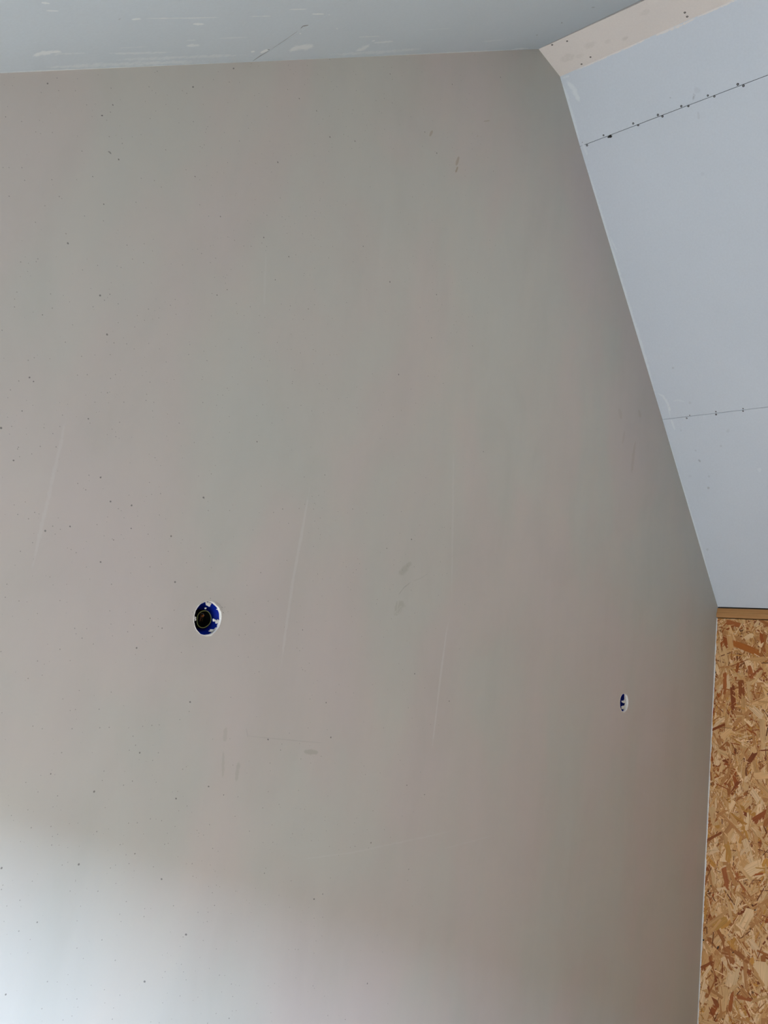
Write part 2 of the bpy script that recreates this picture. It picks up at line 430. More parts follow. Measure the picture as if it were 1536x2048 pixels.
WHITE = (0.91, 0.97, 0.99); PALE = (0.72, 0.71, 0.69); DARK = (0.10, 0.095, 0.09); GREEN = (0.36, 0.36, 0.29); BROWN = (0.33, 0.24, 0.14)
g_ = Marks(at_gable, (0, -1, 0))
for pix, w, col, st, rg in [
    (((902, 1225), (893, 1262), (882, 1345), (866, 1480), (862, 1510)), 5, PALE, .32, .4),
    (((907, 880), (906, 1010), (903, 1200)), 6, PALE, .16, .5),
    (((622, 960), (613, 1013), (600, 1085), (585, 1165), (576, 1228), (560, 1345)), 9, PALE, .26, .5),
    (((135, 815), (125, 870), (98, 990), (68, 1119), (60, 1160)), 13, PALE, .20, .7),
    (((532, 500), (528, 620)), 8, PALE, .12, .5),
    (((824, 1122), (812, 1136), (797, 1152)), 17, GREEN, .34, .5),
    (((795, 1192), (808, 1175), (823, 1163)), 2.5, DARK, .22, .3),
    (((823, 1163), (840, 1157), (858, 1146)), 2.5, DARK, .12, .5),
    (((808, 1198), (798, 1215), (789, 1236)), 24, GREEN, .34, .6),
    (((795, 1200), (790, 1225)), 8, GREEN, .30, .5),
    (((803, 1212), (794, 1228)), 6, GREEN, .3, .5),
    (((452, 1452), (449, 1485)), 13, GREEN, .24, .5),
    (((447, 1500), (445, 1560)), 9, GREEN, .24, .5),
    (((478, 1520), (472, 1566)), 10, GREEN, .28, .5),
    (((484, 1470), (515, 1474), (600, 1482), (660, 1487)), 3.5, DARK, .10, .4),
    (((492, 1455), (496, 1476)), 3, DARK, .10, .4),
    (((606, 1503), (638, 1505)), 14, GREEN, .42, .3),
    (((865, 260), (859, 274)), 7, BROWN, .42, .2),
    (((918, 312), (912, 332)), 7, BROWN, .45, .2),
    (((916, 332), (911, 346)), 6, BROWN, .60, .2),
    (((966, 243), (981, 241)), 4, BROWN, .35, .3),
    (((956, 268), (954, 276)), 4, BROWN, .2, .3),
    (((215, 303), (219, 304), (223, 309)), 3.4, DARK, .62, .1),
    (((1238, 815), (1243, 840)), 9, BROWN, .12, .4),
    (((1277, 818), (1281, 836)), 8, BROWN, .16, .4),
    (((1271, 880), (1266, 915), (1263, 950)), 8, BROWN, .16, .4),
    (((1250, 860), (1244, 890)), 7, BROWN, .12, .4),
    (((575, 1722), (700, 1706), (860, 1672), (930, 1655)), 6, PALE, .14, .6),
    (((880, 1700), (990, 1670)), 5, PALE, .12, .6),
    (((430, 1203), (440, 1210), (446, 1224)), 3.0, DARK, .22, .6),
    (((441, 1212), (447, 1217)), 2.4, DARK, .5, .4),
    (((444, 1222), (449, 1228)), 2.6, DARK, .5, .4),
    (((449, 1212), (450, 1216)), 2.0, DARK, .4, .3),
]: g_.stroke(pix, w, col, st, rg)
g_.blob(204, 231, 2.6, DARK, .8, .1, 1.8)
for x, y, r in ((95, 167, 1.6), (386, 174, 1.6), (467, 137, 1.4), (59, 755, 1.6), (67, 763, 1.3), (27, 921, 1.6), (201, 955, 1.6), (263, 1011, 1.8), (221, 1003, 1.6), (140, 1053, 1.6), (407, 995, 1.8), (201, 1124, 1.6), (350, 1164, 1.6), (380, 1404, 1.6), (2, 856, 2.2), (372, 1869, 1.8), (289, 1963, 2.0), (323, 1758, 1.6), (628, 1798, 1.5), (417, 1573, 1.5), (352, 1597, 1.6), (200, 591, 1.8), (536, 1479, 1.5)):
    g_.blob(x, y, r * 1.35, DARK, .75, .05)
g_.build('scuffs_and_trowel_marks', wall, 'plaster_m')

# ------------------------------------------------------------------ left slope
# boards of the left slope leave a gap for the roof window
def left_slope():
    root = tag(empty('ceiling_left', (C1[0], 0, C1[1])), kind='structure')
    s_of = lambda x: (x - C1[0]) / AX.x
    s0, s1 = s_of(XL), -0.0025
    a0, a1 = s_of(RW['x0']), s_of(RW['x1'])
    # outer polygon with opening, swept by 12.5 mm
    def P(s, y, t=0.0): return Vector((C1[0], 0, C1[1])) + AX * s + Vector((0, y, 0)) - AN * t
    js = s_of(0.935)
    def piece(rects, name='plasterboard_sheet'):
        bm = bmesh.new()
        for (sa, sb, ya, yb) in rects:
            v = [bm.verts.new(P(s, y, t)) for t in (0, .0125) for s, y in ((sa, ya), (sb, ya), (sb, yb), (sa, yb))]
            for f in ((0, 1, 2, 3), (7, 6, 5, 4), (0, 4, 5, 1), (1, 5, 6, 2), (2, 6, 7, 3), (3, 7, 4, 0)): bm.faces.new([v[i] for i in f])
        bmesh.ops.remove_doubles(bm, verts=bm.verts, dist=1e-5)
        bmesh.ops.recalc_face_normals(bm, faces=bm.faces)
        o = obj(name, bm, M['board_left']); o.parent = root; o.matrix_parent_inverse = Matrix.Translation(-Vector(root.location))
        return o
    bm = bmesh.new(); vv = [bm.verts.new(P(s_, y, t)) for t in (.014, .06) for s_, y in ((js - .03, 0), (js + .03, 0), (js + .03, YB), (js - .03, YB))]
    for f in ((0, 1, 2, 3), (7, 6, 5, 4), (0, 4, 5, 1), (1, 5, 6, 2), (2, 6, 7, 3), (3, 7, 4, 0)): bm.faces.new([vv[i] for i in f])
    o = obj('dark_backing_noggin', bm, M['void'], root); o.matrix_parent_inverse = Matrix.Translation(-Vector(root.location))  # dark strip added behind the joint to stop light leaking through
    top = piece([(js + 0.0004, s1, YB, 0)])
    mid = piece([(a1, js - 0.0004, YB, 0)])
    piece([(a0, a1 - 0.0005, RW['y1'], 0)]); piece([(a0, a1 - 0.0005, YB, RW['y0'])]); piece([(s0, a0 - 0.0005, YB, 0)])
    return root, top, mid
root_left, top_left, mid_left = left_slope()
def keep(o, parent):      # parent without moving
    o.parent = parent
    o.matrix_parent_inverse = Matrix.Translation(-Vector(parent.location)) if parent.type == 'EMPTY' else Matrix.Identity(4)
    return o

l_ = Marks(at_left, AN)
for pix, w, col, st, rg in [
    (((-40, 146.5), (200, 138), (430, 129), (700, 117), (900, 106), (1072, 97)), 6, WHITE, .75, .25),
    (((60, 136), (250, 128), (420, 122)), 12, WHITE, .32, .9),
    (((62, 113), (85, 106), (128, 105)), 13, WHITE, .62, .5),
    (((100, 108), (175, 106)), 6, WHITE, .3, .9),
    (((81, 5), (101, 7)), 5, WHITE, .6, .4),
    (((90, 21), (119, 22)), 4, WHITE, .55, .5),
    (((262, 39), (285, 37)), 5, WHITE, .7, .3),
    (((280, 37), (380, 36), (448, 34)), 3.5, WHITE, .48, .5),
    (((495, 33), (545, 32)), 3.5, WHITE, .4, .6),
    (((384, 48), (409, 48)), 6, WHITE, .7, .4),
    (((370, 92), (401, 90)), 8, WHITE, .5, .5),
    (((372, 81), (392, 80)), 4, WHITE, .3, .6),
    (((576, 19), (616, 18)), 3, WHITE, .6, .4),
    (((622, 28), (650, 28)), 4, WHITE, .65, .4),
    (((656, 31), (661, 28)), 3, WHITE, .6, .3),
    (((575, 104), (592, 96), (632, 91)), 15, WHITE, .58, .45),
    (((702, 110), (722, 99), (742, 88)), 11, WHITE, .5, .6),
    (((742, 83), (752, 80)), 4, WHITE, .6, .4),
    (((745, 86), (790, 82)), 6, WHITE, .42, .7),
    (((210, 107), (290, 106), (350, 104)), 6, WHITE, .35, .8),
    (((430, 77), (500, 74)), 3, WHITE, .3, .7),
    (((230, 96), (300, 93)), 4, WHITE, .2, .8),
    (((220, 120), (330, 116), (500, 109)), 9, WHITE, .3, .9),
    (((650, 110), (760, 104), (860, 96)), 9, WHITE, .28, .9),
    (((500, 104), (511, 102)), 5, WHITE, .7, .3),
    (((520, 106), (538, 98)), 7, WHITE, .75, .3),
    (((598, 68), (603, 66)), 4, WHITE, .7, .2),
    (((670, 57), (678, 57)), 4, WHITE, .5, .3),
    (((710, 74), (765, 72)), 3, WHITE, .35, .7),
    (((850, 60), (905, 56)), 3, WHITE, .2, .8),
    (((960, 84), (1010, 79)), 4, WHITE, .25, .8),
    # hairline crack along the board joint
    (((504, 123), (520, 112), (540, 100)), 1.8, DARK, .60, .1),
    (((540, 100), (570, 80), (601, 58)), 1.5, DARK, .42, .25),
    (((600, 58), (606, 52), (612, 51), (618, 50)), 2.6, DARK, .70, .2),
    (((534, 98), (541, 100)), 2.6, DARK, .6, .1),
    (((235, 40), (243, 36)), 4, DARK, .22, .3),
    (((1182, 15), (1191, 14)), 3.0, DARK, .32, .3),
    (((1121, 47), (1126, 44)), 3.5, DARK, .40, .3),
    (((1070, 71), (1078, 69)), 3.0, DARK, .35, .3),
    (((1010, 104), (1030, 98), (1060, 96)), 4, WHITE, .5, .5),
]: l_.stroke(pix, w, col, st, rg)
keep(l_.build('filler_smears', None, 'board_left_m'), root_left)

# ------------------------------------------------------------------ flat strip at the ridge
root_ridge = tag(obj('ceiling_ridge', slab(C1, C2, NR, 0.0125, -2.4, 0.0, 0.0012, -0.001, 0.0133, 0.0), M['skim']), kind='structure')
obj('plasterboard_sheet', slab(C1, C2, NR, 0.0125, YB, -2.403, 0.0, -0.001), M['skim'], root_ridge)
s_ = Marks(at_ridge, NR)
for x, y, r, st in ((1250, 77, 9, .16), (1180, 90, 16, .10), (1135, 115, 20, .10), (1215, 83, 10, .08), (1290, 25, 14, .08), (1160, 112, 12, .08)):
    s_.blob(x, y, r, GREEN, st, .5, r * .55, -.4)
s_.blob(1382, 42, 8, WHITE, .35, .5, 3, -.4)
s_.build('grey_stains', root_ridge, 'skim_m')

# ------------------------------------------------------------------ right slope: three rows of board with open joints
root_right = tag(empty('ceiling_right', (C2[0], 0, C2[1])), kind='structure')
sheets = []
KS = (0.0, -0.0078, 0.0033, 0.0)
wx = (TW['x1'] - J1[0]) / (J2[0] - J1[0])
WQ = (TW['x1'], J1[1] + wx * (J2[1] - J1[1]))
for i, (p, q) in enumerate(((C2, J1), (J1, J2), (J2, C3))):
    runs = ((-2.4, 0.0, p), (YB, -2.403, p)) if i != 1 else ((TW['y1'], 0.0, p), (TW['y0'], TW['y1'] - 0.001, WQ), (YB, TW['y0'] - 0.001, p))
    for ya, yb, pp in runs:
        o = keep(obj('plasterboard_sheet', slab(pp, q, NB[i], 0.0125, ya, yb, 0.0009 if i else 0.0, 0.0009 if i < 2 else 0.0, KS[i] if yb == 0.0 else 0.0, KS[i + 1] if yb == 0.0 else 0.0), M['board']), root_right)
        if yb == 0.0: sheets.append(o)
for p, n in ((J1, NB[1]), (J2, NB[1])):
    d = Vector((J2[0] - J1[0], 0, J2[1] - J1[1])).normalized()
    a = Vector((p[0], 0, p[1])) - n * 0.014
    q1 = a - d * 0.03; q2 = a + d * 0.03
    keep(obj('dark_backing_noggin', slab((q1.x, q1.z), (q2.x, q2.z), n, 0.05, YB, 0.0), M['void']), root_right)  # dark strip added behind the open joint to keep the gap dark
keep(obj('dark_backing_noggin', prism_bm([(C1[0] - .12, C1[1] - .07), (C1[0], C1[1] + .016), (C2[0], C2[1] + .016), (C2[0] + .10, C2[1] - .07), (C2[0] + .10, C2[1] + .08), (C1[0] - .12, C1[1] + .08)], YB, 0.0), M['void']), root_right)  # dark block added to stop light leaking in at the ridge

def marks_on_sheet(i, strokes, blobs, name):
    mk = Marks(at_right(i), NB[i])
    for a in strokes: mk.stroke(*a)
    for b_ in blobs: mk.blob(*b_)
    o = mk.build(name, None, 'board_m'); o.parent = sheets[i]
    return o
marks_on_sheet(0, [
    (((1130, 160), (1146, 176), (1160, 206)), 15, WHITE, .50, .5),
    (((1124, 157), (1140, 151)), 6, WHITE, .4, .6),
    (((1140, 146), (1230, 106), (1310, 71)), 6, (0.93, 0.88, 0.84), .8, .7),
    (((1300, 75), (1365, 49), (1400, 32)), 9, (0.93, 0.88, 0.84), .75, .8),
    (((1390, 36), (1440, 14), (1480, -3)), 6, (0.93, 0.88, 0.84), .8, .7),
    (((1122, 158), (1140, 218), (1160, 285)), 11, WHITE, .42, .5),
    (((1393, 178), (1388, 192), (1386, 202)), 7, DARK, .15, .4),
    (((1388, 190), (1386, 200)), 4, DARK, .30, .2),
    (((1338, 196), (1343, 195)), 4, DARK, .3, .2),
], [(1395, 180, 9, DARK, .07, .5)], 'filler_smears')
marks_on_sheet(1, [
    (((1163, 295), (1200, 420), (1245, 570), (1290, 715), (1322, 830)), 10, WHITE, .42, .6),
    (((1396, 222), (1398, 240)), 8, DARK, .10, .5),
    (((1312, 785), (1326, 792), (1336, 808), (1341, 836)), 7, WHITE, .40, .4),
    (((1338, 812), (1340, 824)), 7, WHITE, .5, .3),
    (((1344, 803), (1355, 800), (1372, 804)), 5, WHITE, .25, .5),
    (((1218, 470), (1235, 505)), 6, WHITE, .25, .6),
    (((1165, 285), (1175, 312)), 7, WHITE, .3, .6),
], [(1405, 348, 5, DARK, .05, .3), (1346, 736, 3, DARK, .15, .3), (1380, 806, 4, DARK, .1, .4)], 'filler_smears')
marks_on_sheet(2, [
    (((1327, 845), (1360, 960), (1400, 1090), (1432, 1205)), 9, WHITE, .42, .6),
    (((1342, 838), (1347, 852), (1350, 862)), 6, WHITE, .36, .4),
    (((1396, 918), (1402, 925)), 5, DARK, .30, .3),
    (((1388, 899), (1394, 903)), 4, DARK, .18, .3),
], [(1417, 976, 3.2, DARK, .28, .3), (1418, 953, 3.0, DARK, .12, .3), (1362, 861, 3, DARK, .10, .3), (1456, 862, 5, DARK, .08, .3),
    (1442, 892, 3, DARK, .15, .3), (1415, 1099, 3, DARK, .14, .3), (1519, 940, 5, WHITE, .3, .3), (1380, 952, 4, DARK, .06, .3)], 'filler_smears')

# screws: dark heads just below the paper
def screw_mesh():
    bm = bmesh.new(); n = 20; prev = None
    for r, z in ((0.0041, -0.0002), (0.0038, 0.0003), (0.0016, 0.00025), (0.0012, -0.0006), (0.0, -0.0007)):
        if r == 0: ring = [bm.verts.new((0, 0, z))] * n
        else: ring = [bm.verts.new((r * math.cos(2 * math.pi * i / n), r * math.sin(2 * math.pi * i / n), z)) for i in range(n)]
        if prev:
            for i in range(n):
                j = (i + 1) % n
                vs_ = [prev[i], prev[j], ring[j], ring[i]] if r else [prev[i], prev[j], ring[0]]
                bm.faces.new(vs_)
        prev = ring
    me = bpy.data.meshes.new('screw'); bm.to_mesh(me); bm.free(); me.materials.append(M['screw'])
    return me
SCREW = screw_mesh()
def screw(parent, fn, px, py, n, s=1.0):
    o = bpy.data.objects.new('screw', SCREW); C.objects.link(o)
    o.location = fn(px, py) + n * 0.0002
    o.rotation_euler = n.to_track_quat('Z', 'Y').to_euler()
    o.scale = (s, s, s); o.parent = parent
    return o
Z8 = lambda x, y: (1100 + x / 3.523, 130 + y / 3.523)
Z7 = lambda x, y: (1250 + x / 5.37, 700 + y / 5.37)
Z3 = lambda x, y: (1020 + x / 2.977, y / 2.977)
for x, y, s in ((229, 548, .6), (377, 495, .8), (586, 412, .9), (760, 352, .95), (925, 290, .9), (1112, 215, .8), (1323, 136, 1)):
    screw(sheets[0], at_right(0), *Z8(x, y), NB[0], s)
for x, y, s in ((261, 566, .9), (621, 424, .9), (793, 362, .95), (975, 289, .9), (1158, 221, .9), (1363, 147, 1)):
    screw(sheets[1], at_right(1), *Z8(x, y), NB[1], s)
screw(sheets[1], at_right(1), *Z8(425, 502), NB[1], 1.3)
mk = Marks(at_right(1), NB[1], 0.0007); bx_, by_ = Z8(425, 503)
mk.blob(bx_, by_, 4.6, (0.03, 0.03, 0.03), 1, .1, 3.2); mk.stroke((Z8(402, 512), Z8(425, 503)), 4.5, (0.03, 0.03, 0.03), 1, .1, 3)
o = mk.build('torn_paper_hole', None); o.parent = sheets[1]
for x, y, s in ((695, 702, .6), (976, 662, .75), (1268, 630, .7)):
    screw(sheets[1], at_right(1), *Z7(x, y), NB[1], s)
for x, y, s in ((663, 733, .8), (978, 693, .95), (1268, 656, .8)):
    screw(sheets[2], at_right(2), *Z7(x, y), NB[2], s)
for x, y, s in ((251, 267, .8), (340, 245, .75), (426, 382, .8), (479, 340, .8), (1041, 75, .9), (1055, 99, .9)):
    screw(root_ridge, at_ridge, *Z3(x, y), NR, s)

# ------------------------------------------------------------------ right wall: oriented strand board
WALLTOP = 2.2085
def strand_sheet(L, H, seed):
    rnd = random.Random(seed)
    V, Fc, col, uv = [], [], [], []
    def rgb(r, g_, b_): return tuple(((c / 255) ** 2.2) for c in (r, g_, b_))
    pal = [(rgb(214, 160, 102), 24), (rgb(228, 180, 125), 25), (rgb(196, 136, 80), 18), (rgb(242, 202, 154), 20), (rgb(172, 106, 54), 9), (rgb(164, 86, 34), 6), (rgb(206, 144, 68), 7), (rgb(138, 70, 28), 3)]
    tot = sum(w for _, w in pal)
    def pick():
        t = rnd.random() * tot
        for c, w in pal:
            t -= w
            if t <= 0: break
        k = rnd.uniform(.9, 1.08)
        return tuple(min(1, x * k) for x in c)
    def add_poly(pts, x, c, ax, cen):
        b = len(V)
        tl = rnd.gauss(0, .05); tm = rnd.gauss(0, .010)
        for (y, z) in pts:
            e0, e1 = y - cen[0], z - cen[1]
            dx = (-e0 * ax[1] + e1 * ax[0]) * tl + (e0 * ax[0] + e1 * ax[1]) * tm
            V.append((x + max(-.0012, min(.0012, dx)), y, z)); col.append(c)
            d0, d1 = y - cen[0], z - cen[1]
            uv.append((d0 * ax[0] + d1 * ax[1] + cen[0] * 3.1, -d0 * ax[1] + d1 * ax[0] + cen[1] * 5.7))
        Fc.append(list(range(b, b + len(pts))))
    # core slab
    def flake(x, ln, wd, c, a):
        cy = rnd.uniform(-0.02, L + 0.02); cz = rnd.uniform(-0.02, H + 0.02)
        ca, sa = math.cos(a), math.sin(a); h = ln / 2; w = wd / 2; t0 = rnd.uniform(.0, .5); t1 = rnd.uniform(.0, .5)
        sk = rnd.uniform(-.4, .4) * wd
        loc = [(-h, -w * rnd.uniform(.5, 1)), (-h * (1 - .5 * t0), -w), (h * (1 - .4 * t1), -w * rnd.uniform(.8, 1)), (h + sk, -w * rnd.uniform(.1, .9)),
               (h - sk, w * rnd.uniform(.1, .9)), (h * (1 - .5 * t0), w * rnd.uniform(.8, 1)), (-h * (1 - .4 * t1), w), (-h - sk * .6, w * rnd.uniform(.2, 1))]
        pts = [(min(max(cy + u * ca - v * sa, 0.0), L), min(max(cz + u * sa + v * ca, 0.0), H)) for u, v in loc]
        add_poly(pts, x, c, (ca, sa), (cy, cz))
        return loc, ca, sa, cy, cz
    area_ = L * H
    layers = [(900, (.05, .13), (.010, .034)), (1500, (.03, .10), (.005, .018)), (1900, (.02, .08), (.002, .008)), (600, (.06, .15), (.008, .028)),
              (2000, (.02, .10), (.002, .010)), (420, (.06, .15), (.010, .032)), (1700, (.02, .09), (.0018, .007)), (260, (.07, .15), (.010, .030)), (500, (.02, .10), (.0015, .005))]
    k = 0; total = sum(int(d * area_) for d, _, _ in layers)
    for d, lr, wr in layers:
        for _ in range(int(d * area_)):
            x = -0.0002 - 0.0022 * k / total; k += 1
            a = rnd.gauss(math.pi / 2, 0.75) if rnd.random() < .75 else rnd.uniform(0, math.pi)
            ln = rnd.uniform(*lr); wd = rnd.uniform(*wr); c = pick()
            if rnd.random() < .07 and wd < .006: c = rgb(120, 70, 34)
            flake(x, ln, wd, c, a)
    # the large strands one can pick out beside the gable
    Z6 = lambda x, y: (1360 + x / 4.574, 1600 + y / 4.574)
    Z4 = lambda x, y: (1380 + x / 8.19, 1150 + y / 8.19)
    cr, tn_, ob, db, ye = rgb(240, 200, 150), rgb(222, 176, 122), rgb(176, 100, 50), rgb(150, 82, 36), rgb(206, 150, 76)
    big = [(Z6, 260, 1695, 350, 1900, 40, db), (Z6, 480, 1690, 455, 1940, 34, ob), (Z6, 515, 1795, 660, 1830, 34, ob), (Z6, 190, 1550, 310, 1485, 36, db),
           (Z6, 405, 610, 455, 830, 56, ob), (Z6, 480, 600, 600, 840, 28, ob), (Z6, 250, 370, 390, 290, 22, db), (Z6, 735, 1470, 735, 1730, 115, cr),
           (Z6, 600, 660, 800, 560, 85, cr), (Z6, 530, 1470, 480, 1690, 66, cr), (Z6, 405, 1700, 380, 1930, 80, tn_), (Z6, 650, 990, 520, 1250, 76, cr),
           (Z6, 590, 350, 660, 580, 55, cr), (Z6, 490, 0, 420, 120, 55, cr), (Z6, 612, 110, 600, 280, 45, cr), (Z6, 300, 1180, 430, 1080, 60, ye),
           (Z6, 545, 880, 500, 1040, 40, cr), (Z6, 420, 400, 450, 540, 56, ye), (Z6, 285, 60, 330, 240, 66, tn_), (Z6, 290, 630, 320, 870, 24, tn_), (Z6, 430, 900, 480, 1130, 26, tn_),
           (Z4, 700, 1110, 1140, 1290, 118, rgb(186, 106, 40)), (Z4, 890, 1045, 1045, 980, 80, cr), (Z4, 550, 1160, 610, 1480, 66, tn_), (Z4, 572, 1590, 565, 1960, 58, ob),
           (Z4, 1060, 850, 1220, 660, 66, cr), (Z4, 870, 640, 880, 800, 70, tn_), (Z4, 835, 1720, 850, 2040, 100, db), (Z4, 590, 770, 820, 830, 90, ob),
           (Z4, 660, 1500, 960, 1380, 14, db), (Z4, 720, 1000, 860, 790, 16, cr), (Z4, 420, 1460, 470, 1640, 50, cr), (Z4, 1000, 1800, 1180, 1560, 60, tn_), (Z4, 960, 1480, 1010, 1700, 80, ob)]
    for q, (Z, xa, ya, xb, yb, w, c) in enumerate(big):
        A = hit(*Z(xa, ya), (XR, 0, 0), (1, 0, 0)); B = hit(*Z(xb, yb), (XR, 0, 0), (1, 0, 0))
        ax = Vector((B.y - A.y, B.z - A.z)); ln = ax.length; ax.normalize()
        wd = w / (4.574 if Z is Z6 else 8.19) / 425.0 / 2; nx = Vector((-ax.y, ax.x))
        a0 = Vector((A.y + L, A.z)); pts = []
        for u, v in ((0, -.7), (.12, -1), (.5, -1.05), (.9, -.9), (1, -.4), (.97, .6), (.85, 1), (.45, .95), (.08, 1), (.03, .2)):
            p_ = a0 + ax * (u * ln) + nx * (v * wd * rnd.uniform(.82, 1.12))
            pts.append((min(max(p_.x, 0), L), min(max(p_.y, 0), H)))
        kk = rnd.uniform(.92, 1.05)
        add_poly(pts, -0.0024 - q * 1e-5, tuple(x * kk for x in c), (ax.x, ax.y), tuple(a0 + ax * (ln / 2)))
    # slab box
    b = len(V)
    for x in (-0.0001, 0.018):
        for y, z in ((0, 0), (L, 0), (L, H), (0, H)):
            V.append((x, y, z)); col.append(rgb(120, 82, 48)); uv.append((y, z))
    for f in ((0, 1, 2, 3), (7, 6, 5, 4), (0, 4, 5, 1), (1, 5, 6, 2), (2, 6, 7, 3), (3, 7, 4, 0)): Fc.append([b + i for i in f])
    me = bpy.data.meshes.new('strand_board_sheet'); me.from_pydata(V, [], Fc)
    ca_ = me.color_attributes.new('strand_colour', 'FLOAT_COLOR', 'POINT')
    flat = np.ones((len(V), 4), 'f'); flat[:, :3] = np.array(col, 'f'); ca_.data.foreach_set('color', flat.ravel())
    ul = me.uv_layers.new(name='along'); li = np.zeros(len(me.loops), 'i'); me.loops.foreach_get('vertex_index', li)
    ul.data.foreach_set('uv', np.array(uv, 'f')[li].ravel())
    me.materials.append(M['strands'])
    return me
SHEET = strand_sheet(1.2, WALLTOP, 5)
wall_right = tag(empty('wall_right', (XR, 0, 0)), kind='structure')
for k in range(4):
    o = bpy.data.objects.new('strand_board_sheet', SHEET); C.objects.link(o)
    o.parent = wall_right; o.location = (0.0024, -1.2 * (k + 1) - 0.002 * k, 0)
# small dark knots and chips
wm = Marks(lambda px, py: hit(px, py, (XR, 0, 0), (1, 0, 0)), (-1, 0, 0), 0.0006)
for x, y, r, ry in ((1436, 1895, 2.0, 4.2), (1407, 1880, 2.4, 2.2), (1505, 1810, 1.5, 1.5), (1510, 1820, 1.6, 2.2), (1422, 1772, 2, 1.5), (1417, 1783, 1.6, 1.4), (1466, 1905, 1.5, 1.8), (1431, 1345, 1.3, 2.4), (1430, 1357, 1.2, 1.2)):
    wm.blob(x, y, r, (0.02, 0.018, 0.016), .95, .05, ry, .3)
keep(wm.build('dark_knots', None), wall_right)
# bead of plaster where the gable meets the strand board
bm = bmesh.new(); prev = None; rnd = random.Random(4); z = 0.0
while z < WALLTOP:
    w = 0.0034 + 0.0022 * noise.noise(Vector((z * 22, 1.3, 0))) + 0.0012 * noise.noise(Vector((z * 90, 4, 0))); w = max(w, 0.0006)
    ring = [bm.verts.new(p) for p in ((XR - 0.0002 - w * .5, -0.0001, z), (XR - w * .45, -w * .55, z), (XR - 0.0004, -w * 1.3, z))]
    if prev:
        for i in range(2): bm.faces.new((prev[i], prev[i + 1], ring[i + 1], ring[i]))
    prev = ring; z += 0.006
obj('plaster_bead', bm, M['gypsum'], wall)

# pine batten closing the top of the strand board
def batten():
    prof = []
    zt, zb = 2.2585, 2.2125
    x0 = XR + 0.012; xf = XR - 0.004
    prof = [(x0, zb), (xf + .001, zb), (xf - 0.0015, zb + .004), (xf - 0.0035, zb + .010), (xf - 0.0035, zb + .020), (xf - 0.001, zb + .0245), (xf + 0.002, zb + .027),
            (xf + 0.0035, zb + .034), (xf + 0.006, zt), (x0 + .002, zt + .002)]
    return prism_bm(prof, YB, -0.0005)
tag(obj('trim_1', batten(), M['trim']), kind='structure')
# dark block standing in for the shade above and behind the board edge
tag(obj('gap_shade_block', box_bm(bmesh.new(), (XR + 0.0125, YB, 2.19), (XR + 0.05, 0, 2.30)), M['void']), kind='structure')

# ------------------------------------------------------------------ rest of the room (floor, rear wall, left knee wall)
fl = bmesh.new(); box_bm(fl, (XL - .1, YB - .1, -0.022), (XR + .05, 0.15, 0.0))
floor_m, nt, b = nodes('floor_board', 0.7, 0.3)
v = mapped(nt); vo = N(nt, 'ShaderNodeTexVoronoi'); vo.inputs['Scale'].default_value = 30
mpv = mapped(nt, (1, .35, 1), (0, 0, .4)); nt.links.new(mpv, vo.inputs['Vector'])
sp = N(nt, 'ShaderNodeSeparateColor'); nt.links.new(vo.outputs['Color'], sp.inputs[0])
nt.links.new(ramp(nt, sp.outputs['Red'], [(0, (0.38, 0.29, 0.20)), (.5, (0.48, 0.38, 0.27)), (1, (0.56, 0.46, 0.36))]), b.inputs['Base Color'])
tag(obj('floor', fl, floor_m), kind='structure')
# rear wall
bm = bmesh.new()
lp, e1 = loop(bm, [(XL, 0), (XR, 0), (XR, C4[1]), C3, J2, J1, C2, C1, (XL, zA(XL))], YB)
bmesh.ops.triangle_fill(bm, use_beauty=True, use_dissolve=False, edges=e1)
r = bmesh.ops.extrude_face_region(bm, geom=list(bm.faces))
bmesh.ops.translate(bm, vec=(0, -0.05, 0), verts=[g1 for g1 in r['geom'] if isinstance(g1, bmesh.types.BMVert)])
bmesh.ops.recalc_face_normals(bm, faces=bm.faces)
tag(obj('wall_rear', bm, M['plaster']), kind='structure')
bm = bmesh.new(); hz = zA(XL) + 0.02
for ya, yb, za, zb in ((YB, LW['y0'], 0, hz), (LW['y1'], 0.0, 0, hz), (LW['y0'], LW['y1'], 0, LW['z0']), (LW['y0'], LW['y1'], LW['z1'], hz)):
    box_bm(bm, (XL - .05, ya, za), (XL, yb, zb))
tag(obj('wall_left', bm, M['skim']), kind='structure')
def frame_bm(fn, w, h, t, d):
    bm = bmesh.new()
    for (u0, u1, v0, v1) in ((0, w, 0, t), (0, w, h - t, h), (0, t, t, h - t), (w - t, w, t, h - t)):
        vv = [bm.verts.new(fn(u, v_, q)) for q in (0, d) for u, v_ in ((u0, v0), (u1, v0), (u1, v1), (u0, v1))]
        for f in ((0, 1, 2, 3), (7, 6, 5, 4), (0, 4, 5, 1), (1, 5, 6, 2), (2, 6, 7, 3), (3, 7, 4, 0)): bm.faces.new([vv[i] for i in f])
    bmesh.ops.recalc_face_normals(bm, faces=bm.faces); return bm
def pane_bm(fn, w, h, q):
    bm = bmesh.new(); bm.faces.new([bm.verts.new(fn(u, v_, q)) for u, v_ in ((0, 0), (w, 0), (w, h), (0, h))]); return bm
TD = Vector((J2[0] - J1[0], 0, J2[1] - J1[1])).normalized()
T0 = Vector((TW['x0'], TW['y0'], 0)); T0.z = J1[1] + (T0.x - J1[0]) * TD.z / TD.x
ft = lambda u, v_, q: T0 + TD * u + Vector((0, v_, 0)) - tn * q
LT = (TW['x1'] - TW['x0']) / TD.x; WT = TW['y1'] - TW['y0']
w1 = tag(obj('added_window_1', frame_bm(ft, LT, WT, 0.04, 0.03), M['frame']), kind='structure')  # frame of the roof window added for its light on the gable
obj('pane', pane_bm(ft, LT, WT, 0.02), M['glass'], w1)
P0 = Vector((RW['x0'], RW['y0'], zA(RW['x0'])))
